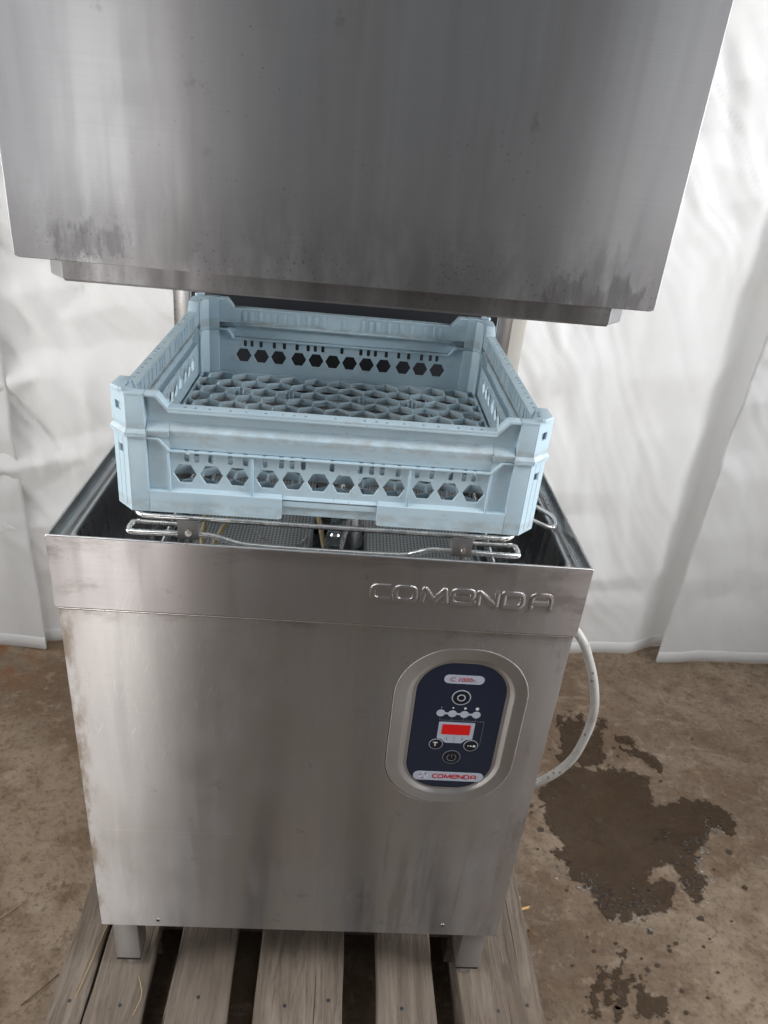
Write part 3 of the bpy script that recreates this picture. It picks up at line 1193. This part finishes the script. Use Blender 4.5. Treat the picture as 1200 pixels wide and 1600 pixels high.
for pts in ([(-.180, .10, -.20), (-.160, .095, -.12), (-.150, .10, -.07), (-.135, .13, -.045), (-.125, .20, -.04)],
            [(-.150, .095, -.20), (-.148, .09, -.12), (-.160, .10, -.06), (-.165, .16, -.045)],
            [(.015, .10, -.20), (.008, .09, -.12), (-.005, .12, -.06), (-.02, .20, -.045)]):
    mb = MB()
    mb.mesh(tube(smooth_path([(x, y, Z0 + z) for x, y, z in pts], 8), .0034))
    D(mb, 'rinse_tube', 'tube')
mb = MB()
for i, p in enumerate(smooth_path([(-.105, .205, Z0 - .096), (-.085, .178, Z0 - .096), (-.066, .163, Z0 - .096), (-.046, .168, Z0 - .096), (-.030, .20, Z0 - .096)], 9)):
    mb.ball(p, .0018, 8)
ch = D(mb, 'ball_chain', 'wire')
ch['kind'] = 'stuff'

# rack carrier: bent round wire under the rack with bolted brackets
zA = .0098
mb = MB()
mb.mesh(tube(fillet([(-.227, .042, Z0 + zA), (.227, .042, Z0 + zA), (.227, .535, Z0 + zA), (-.227, .535, Z0 + zA)], .02, 8, True), .0033, 4, True))
car = D(mb, 'rack_carrier', 'wire')
fb = [(-.150, .040, .002), (-.219, .040, .002), (-.2275, .0335, .0015), (-.2275, .0235, .001), (-.219, .018, .001), (-.150, .018, .0025), (-.130, .018, .0015), (-.108, .018, -.0045), (-.085, .018, -.0078),
      (.0, .018, -.0090), (.085, .018, -.0078), (.103, .018, -.0040), (.122, .018, .0020), (.145, .018, .0025), (.219, .018, .001), (.2275, .0235, .001), (.2275, .0335, .0015), (.219, .040, .002), (.150, .040, .002)]
mb = MB()
mb.mesh(tube(smooth_path([(x, y, Z0 + z) for x, y, z in fb], 6), .0034, 4))
D(mb, 'guide_wire', 'wire', car)
fs = [(.215, .175, .004), (.255, .172, .002), (.292, .150, -.006), (.3005, .138, -.009), (.2985, .122, -.011), (.285, .118, -.010), (.250, .135, -.003), (.215, .150, .000)]
mb = MB()
mb.mesh(tube(smooth_path([(x, y, Z0 + z) for x, y, z in fs], 8), .0032, 4))
D(mb, 'side_guide_wire', 'wire', car)
for y in (.20, .38):
    mb = MB()
    mb.mesh(tube([(-.226, y, Z0 + .003), (.226, y, Z0 + .003)], .0030, 3))
    D(mb, 'cross_wire', 'wire', car)
for x in (-.1585, .1580):
    mb = MB()
    mb.box(x - .0118, x + .0118, .0125, .0143, Z0 - .0015, Z0 + .0225, .0006)
    mb.box(x - .0118, x + .0118, .0143, .036, Z0 + .0060, Z0 + .0076, .0006)
    br = D(mb, 'bracket', 'bracket', car)
    mb = MB()
    mb.cyl((x + .001, .0085, Z0 + .0085), (x + .001, .0126, Z0 + .0085), .0042, .0042, 6)
    mb.cyl((x + .001, .0055, Z0 + .0085), (x + .001, .0086, Z0 + .0085), .0022, .0022, 10)
    D(mb, 'bolt', 'wire', car)
    mb = MB()
    mb.box(x - .0015, x + .0045, .0145, .0175, Z0 - .060, Z0 - .001, .0006)
    D(mb, 'bracket_stud', 'steel', car)

# tower behind the tank: guide posts and back panel
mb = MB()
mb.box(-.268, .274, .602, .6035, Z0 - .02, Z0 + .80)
D(mb, 'tower_panel', 'darkpanel')  # near-black colour puts the shade behind the rack into this panel
mb = MB()
mb.box(-.298, -.2695, .594, .640, Z0 - .03, Z0 + .80, .002)
D(mb, 'guide_post', 'steel')
mb = MB()
mb.box(.2755, .3005, .594, .640, Z0 - .03, Z0 + .80, .002)
D(mb, 'guide_post', 'steel')
mb = MB()
mb.box(.3015, .3285, .604, .650, Z0 - .03, Z0 + .80, .003)
D(mb, 'pale_post', 'beige')  # post in a lighter finish beside the right guide post

# hood
HZ, HY, HT = Z0 + .2964, .0178, Z0 + .76
ho_out = fillet([Vector((-W2, HZ, 0)), Vector((W2, HZ, 0)), Vector((W2, HT, 0)), Vector((-W2, HT, 0))], .006, 5, True)
mb = MB()
mb.mesh(plate([(p.x, p.y) for p in ho_out], [], HY, HY + .0016, .0007))
hood = D(mb, 'hood_front', 'hood', angle=30)
for s_ in (-1, 1):
    mb = MB()
    mb.box(s_ * W2, s_ * (W2 - .0016), HY + .0018, .59, HZ + .001, HT)
    D(mb, 'hood_side', 'hood')
mb = MB()
mb.box(-W2, W2, HY, .592, HT + .0005, HT + .002)
D(mb, 'hood_top', 'hood')
mb = MB()
mb.box(-W2 + .002, W2 - .002, .5885, .59, HZ + .12, HT)
D(mb, 'hood_rear', 'hood')
# inner lip with mitred front corners and an inturned lower edge
path = [(-.301, .58), (-.301, .070), (-.2815, .050), (.2815, .050), (.301, .070), (.301, .58)]
inner = [(-.290, .58), (-.290, .0745), (-.277, .061), (.277, .061), (.290, .0745), (.290, .58)]
z0, z1 = Z0 + .2716, Z0 + .345
names = []
for i in range(5):
    mb = MB()
    (xa, ya), (xb, yb) = path[i], path[i + 1]
    (xc, yc), (xd, yd) = inner[i], inner[i + 1]
    k = bmesh.new()
    v = [k.verts.new(p) for p in ((xa, ya, z1), (xb, yb, z1), (xb, yb, z0 + .002), (xa, ya, z0 + .002), (xd + (xb - xd) * .82, yd + (yb - yd) * .82, z0), (xc + (xa - xc) * .82, yc + (ya - yc) * .82, z0), (xd, yd, z0), (xc, yc, z0))]
    k.faces.new((v[0], v[1], v[2], v[3]))
    k.faces.new((v[3], v[2], v[4], v[5]))
    k.faces.new((v[5], v[4], v[6], v[7]))
    bmesh.ops.recalc_face_normals(k, faces=k.faces[:])
    bmesh.ops.solidify(k, geom=k.faces[:], thickness=.0012)
    mb.take(k)
    D(mb, 'hood_lip', 'hood', angle=30)

# ------------------------------------------------------------------ dish rack and its extender
SLOT = [0, .033, .046, .0583, .0773, .099, .1164, .139, .1546, .166]
SLOT = sorted(set([-v for v in SLOT] + SLOT))
HEX = [.0146, .0440, .0740, .1085, .1383, .1684]
HEX = [-v for v in HEX[::-1]] + HEX
RC = (0.0004, .296)


def cast(zl, zh, w):
    """castellated top line of a frame: low middle, raised ends"""
    return [(w, zh), (.196, zh), (.185, zl), (-.185, zl), (-.196, zh), (-w, zh)]


def flange(mb, zl, zh, d0, d1, t=.003):
    """top flange following the castellation; the low middle has a row of drainage holes"""
    me = curve_mesh([(rect(-.1845, .1845, -.25 + d0, -.25 + d1), True)] + [(circle(u, -.25 + .0056, .0026, 10), True) for u in SLOT], extrude=t / 2, bevel=.0005)
    me.transform(Matrix.Translation((0, 0, zl - t / 2)))
    mb.mesh(me)
    for s_ in (-1, 1):
        poly = [(s_ * .1838, zl), (s_ * .195, zh), (s_ * .2090, zh), (s_ * .2090, zh - t), (s_ * .1970, zh - t), (s_ * .1858, zl - t), (s_ * .1838, zl - t)]
        mb.prism(poly, -.25 + d0, -.25 + d1, 'xz', .0004)
    return mb


def corner(mb, z0, z1, flare=0.):
    """hollow octagonal corner post at (-.25,-.25)"""
    t = .003
    A, B, Cc, Dd = (-.2095, -.25), (-.230, -.25), (-.25, -.230), (-.25, -.2095)
    mb.box(B[0], A[0], -.25, -.25 + t, z0, z1, .0005)
    mb.box(-.25, -.25 + t, Cc[1], Dd[1], z0, z1, .0005)
    mb.box(A[0] - .0025, A[0], -.25 + t, -.25 + .0115, z0, z1 - .002, .0004)
    mb.box(-.25 + t, -.25 + .0115, A[0] - .0025, A[0], z0, z1 - .002, .0004)
    # bevelled face with its square window
    L = math.hypot(.02, .02)
    zw = z1 - .0185
    me = curve_mesh([(rect(-L / 2 - .0006, L / 2 + .0006, z0, z1), True), (rect(-.0055, .0050, zw - .0048, zw + .0048), True)], extrude=t / 2, bevel=.0004)
    m = Matrix.Translation((-.24 + .0010, -.24 + .0010, 0)) @ Matrix.Rotation(R(-45), 4, 'Z') @ Matrix.Rotation(R(90), 4, 'X')
    me.transform(m)
    mb.mesh(me)
    # slanted tongue inside the window
    mb.prism([(-.006, zw - .006), (.001, zw - .006), (-.003, zw + .006), (-.006, zw + .006)], .003, .005, 'xz', 0, Matrix.Translation((-.24, -.24, 0)) @ Matrix.Rotation(R(-45), 4, 'Z'))
    cap = [(-.2095, -.2503), (-.2302, -.2503), (-.2503, -.2302), (-.2503, -.2095), (-.2370, -.2095), (-.2370, -.226), (-.226, -.2370), (-.2095, -.2370)]
    mb.prism(cap, z1 - .003, z1 + .0004, 'xy', .0005)
    mb.prism([(-.2375, -.2095), (-.2375, -.2265), (-.2265, -.2375), (-.2095, -.2375), (-.2095, -.2350), (-.2255, -.2350), (-.2350, -.2255), (-.2350, -.2095)], z0, z1 - .0032, 'xy', .0003)
    # locating tab on top of the bevel
    mb.box(-.0085, .0085, -.0022, .0022, z1, z1 + .0048, .0010, Matrix.Translation((-.2405, -.2405, 0)) @ Matrix.Rotation(R(-45), 4, 'Z'))
    if flare:
        f = flare
        pts = [(-.2087, -.25), (-.2305, -.25), (-.25, -.2305), (-.25, -.2087)]
        off = [(-.2087, -.25 - f), (-.2305 - f * .4, -.25 - f), (-.25 - f, -.2305 - f * .4), (-.25 - f, -.2087)]
        ins = [(-.2087, -.248), (-.2300, -.248), (-.248, -.2300), (-.248, -.2087)]
        k = bmesh.new()
        rows = [[k.verts.new((x, y, z)) for x, y in P] for P, z in ((pts, z0 + .0085), (off, z0 + .0045), (off, z0), (ins, z0), (ins, z0 + .0085))]
        for j in range(5):
            a, b = rows[j], rows[(j + 1) % 5]
            for i in range(3):
                k.faces.new((a[i], a[i + 1], b[i + 1], b[i]))
        k.faces.new([r[0] for r in rows])
        k.faces.new([r[3] for r in rows][::-1])
        bmesh.ops.recalc_face_normals(k, faces=k.faces[:])
        mb.take(k)
    return mb


def four(mb, name, root):
    o = mb.build(name, M['plastic'], root, None, True, 35)
    for k in (1, 2, 3):
        c = o.copy()
        C.objects.link(c)
        c.parent = root
        c.rotation_euler = (0, 0, k * math.pi / 2)
    return o


def frame_panel(outline, holes, d0, d1, bevel=.0004):
    me = curve_mesh([(outline, True)] + [(h, True) for h in holes], extrude=(d1 - d0) / 2, bevel=bevel)
    me.transform(upright(-.25 + (d0 + d1) / 2))
    return me


# lower rack
rack = empty('dish_rack', (RC[0], RC[1], Z0 + .0135), 'pale blue plastic dish rack with hexagon holes, resting on the wire rails of the dishwasher', 'dish rack')
ZL, ZH = .0795, .0935
mb = MB()
holes = [[(u + .0132 * math.cos(R(a)), .0488 + .0132 * math.sin(R(a))) for a in range(0, 360, 60)] for u in HEX]
holes += [rrect(u, .0695, .0056, .0110, .0016, 3) for u in SLOT]
mb.mesh(frame_panel([(-.237, .004), (.237, .004)] + cast(ZL - .0025, ZH - .0025, .237), holes, .0060, .0092, .0006))
lowband = [(-.2093, 0), (-.0585, 0), (-.0560, .0025), (-.0560, .0275), (-.2093, .0275)]
for s_ in (-1, 1):
    me = frame_panel(lowband if s_ < 0 else [(-x, z) for x, z in lowband[::-1]], [], 0, .003, .0007)
    mb.mesh(me)
    mb.prism([(-.25 + .0005, .0245), (-.25 + .0005, .0275), (-.25 + .0065, .0310), (-.25 + .0065, .0280)], s_ * .0565, s_ * .186, 'yz', .0003)
    mb.box(s_ * .2605 - .0015 - s_ * .075, s_ * .2605 + .0010 - s_ * .075, -.2495, -.2438, .0270, ZL - .0025, .0005)
    mb.box(s_ * .091 - .00125, s_ * .091 + .00125, -.2490, -.2438, .0270, ZL - .003, .0005)
    mb.box(s_ * .0572 - .0012, s_ * .0572 + .0012, -.2497, -.2438, .0030, .0270, .0005)
    # pocket beside the corner post
    mb.prism([(-.25 + .0005, .0245), (-.25 + .0005, .0275), (-.25 + .0065, .0280), (-.25 + .0065, .0250)], s_ * .1865, s_ * .211, 'yz', .0003)
mb.mesh(frame_panel([(-.0562, .0165), (.0562, .0165), (.0562, .0262), (-.0562, .0262)], [], .0025, .0055, .0008))
mb.prism([(-.2475, .0240), (-.2475, .0265), (-.2435, .0295), (-.2435, .0265)], -.0562, .0562, 'yz', .0003)
flange(mb, ZL, ZH, .0, .0150, .0022)
four(mb, 'side_wall', rack)
four(corner(MB(), 0, ZH), 'corner_post', rack)


def clip(poly, x0, x1, y0, y1):
    for ax, lim, sg in ((0, x0, 1), (0, x1, -1), (1, y0, 1), (1, y1, -1)):
        out = []
        for i, p in enumerate(poly):
            q = poly[(i + 1) % len(poly)]
            a, b = sg * (p[ax] - lim) >= 0, sg * (q[ax] - lim) >= 0
            if a:
                out.append(p)
            if a != b:
                t = (lim - p[ax]) / (q[ax] - p[ax])
                out.append((p[0] + t * (q[0] - p[0]), p[1] + t * (q[1] - p[1])))
        poly = out
        if not poly:
            return []
    return poly


G = .2375
pitch = .0405
rr = pitch / math.sqrt(3)
cells = []
centres = []
for j in range(-9, 10):
    for i in range(-8, 9):
        cx, cy = i * pitch + (pitch / 2 if j % 2 else 0), j * rr * 1.5
        h = [(cx + (rr - .0011) * math.cos(R(a)), cy + (rr - .0011) * math.sin(R(a))) for a in range(30, 390, 60)]
        h = clip(h, -G + .003, G - .003, -G + .003, G - .003)
        if len(h) < 3:
            continue
        ar = abs(sum(h[k][0] * h[(k + 1) % len(h)][1] - h[(k + 1) % len(h)][0] * h[k][1] for k in range(len(h)))) / 2
        if ar < 1.2e-4:
            continue
        cells.append((h, True))
        centres.append((cx, cy))
me = curve_mesh([(rect(-G, G, -G, G), True)] + cells, extrude=.0052, bevel=.0004)
me.transform(Matrix.Translation((0, 0, .0138)))
mb = MB().mesh(me)
# little three-pronged combs standing on the lattice
for gx in (-.162, -.081, .0405, .1215):
    for gy in (-.1403, -.0702, .0351, .1403):
        for k in (-1, 0, 1):
            mb.box(gx + k * .0062 - .0012, gx + k * .0062 + .0012, gy - .0035, gy + .0035, .008, .0255 - abs(k) * .002, .0005)
        mb.box(gx - .0080, gx + .0080, gy - .0012, gy + .0012, .008, .0195, .0004)
# finer square bracing under part of the lattice
for a in (-.150, -.05, .05, .150):
    mb.box(a - .001, a + .001, -.235, .235, .0045, .0105)
    mb.box(-.235, .235, a - .001, a + .001, .0047, .0103)
mb.build('floor_lattice', M['plastic'], rack, None, True, 35)

# extender frame stacked on the rack
ext = empty('rack_extender', (RC[0], RC[1], Z0 + .1075), 'pale blue plastic extender frame with raised corners, stacked on top of the dish rack', 'rack frame')
EL, EH = .0365, .0505
mb = MB()
mb.mesh(frame_panel([(-.237, .0105), (.237, .0105)] + cast(EL - .0025, EH - .0025, .237), [], .0105, .0130))
mb.prism([(-.2393, .0165), (-.2480, .0095), (-.2485, .0080), (-.2455, -.0137), (-.2432, -.0137), (-.2455, .0070), (-.2393, .0135)], -.1836, .1836, 'yz', .0004)
for s_ in (-1, 1):
    mb.prism([(-.2393, .0165), (-.2495, .0090), (-.2500, .0075), (-.2490, .0004), (-.2470, .0004), (-.2470, .0068), (-.2393, .0135)], s_ * .1838, s_ * .2085, 'yz', .0004)
    mb.prism([(s_ * .1837, -.0137), (s_ * .1842, -.0137), (s_ * .1960, .0003), (s_ * .1837, .0003)], -.2466, -.2445, 'xz')
flange(mb, EL, EH, .0, .0150)
mb.box(-.184, .184, -.2502, -.2487, EL - .0060, EL - .0030, .0005)
# ledge and blind slots on the inner side
mb.prism([(-.2398, .0110), (-.2340, .0095), (-.2340, .0070), (-.2398, .0080)], -.186, .186, 'yz', .0003)
for u in SLOT:
    mb.box(u - .0030, u + .0030, -.2372, -.2358, .0150, .0310, .0005)
four(mb, 'side_wall', ext)
four(corner(MB(), .0004, EH, .0030), 'corner_post', ext)

# ------------------------------------------------------------------ water hose
hp = [(.300, .52, -.22), (.350, .47, -.245), (.420, .40, -.32), (.4645, .35, -.352), (.4944, .35, -.4055), (.5176, .35, -.4654), (.5318, .35, -.5285), (.5301, .35, -.5954), (.5126, .35, -.6662), (.465, .352, -.7271), (.41, .37, -.775), (.33, .40, -.812), (.24, .43, -.8205), (.12, .45, -.8212)]
hm = tube(smooth_path([(x, y, Z0 + z) for x, y, z in hp], 10), .0086, 5)
ho = link('water_hose', hm, M['hose'], None, (.52, .35, .144))
ho.location = (.52, .35, .144)
tag(ho, 'scuffed white hose looping out from behind the right side of the dishwasher', 'hose')


# ------------------------------------------------------------------ litter
def stalk(pts, r, mat, label, cat='straw', name='straw_stalk', group='straw on the floor'):
    me = tube(smooth_path(pts, 5), r, 2)
    o = link(name, me, M[mat], None, pts[0])
    o.location = pts[0]
    return tag(o, label, cat, group)


stalk([(-.60, .170, .002), (-.575, .190, .0035), (-.553, .216, .002)], .0007, 'straw', 'thin straw on the concrete at the left edge of the picture')
stalk([(-.481, .028, .002), (-.458, .052, .004), (-.436, .083, .002)], .0009, 'leaf', 'brown stalk on the concrete close to the left side of the pallet')
stalk([(-.352, -.035, .1455), (-.345, .02, .1465), (-.338, .085, .1455)], .0007, 'straw', 'pale straw lying along the split board of the pallet')
stalk([(-.262, .000, .1452), (-.250, -.03, .147), (-.256, -.06, .1452)], .0006, 'straw', 'short straw on the pallet board beside the left front leg')
mb = MB()
mb.prism([(0, 0), (.020, .004), (.026, .012), (.004, .006)], 0, .0015, 'xy', 0, Matrix.Translation((.405, .150, .132)) @ Matrix.Rotation(R(70), 4, 'Z') @ Matrix.Rotation(R(-15), 4, 'Y'))
mb.prism([(0, 0), (.016, -.003), (.022, .001), (.002, .004)], 0, .0012, 'xy', 0, Matrix.Translation((.406, .148, .130)) @ Matrix.Rotation(R(25), 4, 'Z'))
tag(mb.build('wood_splinter', M['splinter'], None, None, False), 'fresh orange splinter sticking out of the right pallet board', 'splinter')


def leaf(x, y, z, s_, rot, label):
    bm = bmesh.new()
    pts = [(0, 0), (.3, .28), (.55, .18), (.75, .34), (1, .05), (.78, -.2), (.5, -.12), (.3, -.3)]
    c = bm.verts.new((.5, 0, .16))
    v = [bm.verts.new((a, b, .05 * math.sin(a * 9) + .05)) for a, b in pts]
    for i in range(len(v)):
        bm.faces.new((c, v[i], v[(i + 1) % len(v)]))
    bmesh.ops.recalc_face_normals(bm, faces=bm.faces[:])
    bmesh.ops.solidify(bm, geom=bm.faces[:], thickness=.03)
    k = MB()
    k.bm.free()
    k.bm = bm
    o = k.build('dead_leaf', M['leaf'], None, None, False)
    o.location = (x, y, z)
    o.scale = (s_, s_, s_)
    o.rotation_euler = (0, 0, rot)
    return tag(o, label, 'leaf', 'dead leaves')


leaf(.446, .182, .003, .020, .6, 'small dead leaf on the concrete right of the pallet')
leaf(-.085, -.055, .003, .045, 2.2, 'curled dead leaf in the gap of the pallet deck')
leaf(1.02, .75, .003, .012, 1., 'dark leaf scrap on the concrete near the right curtain')
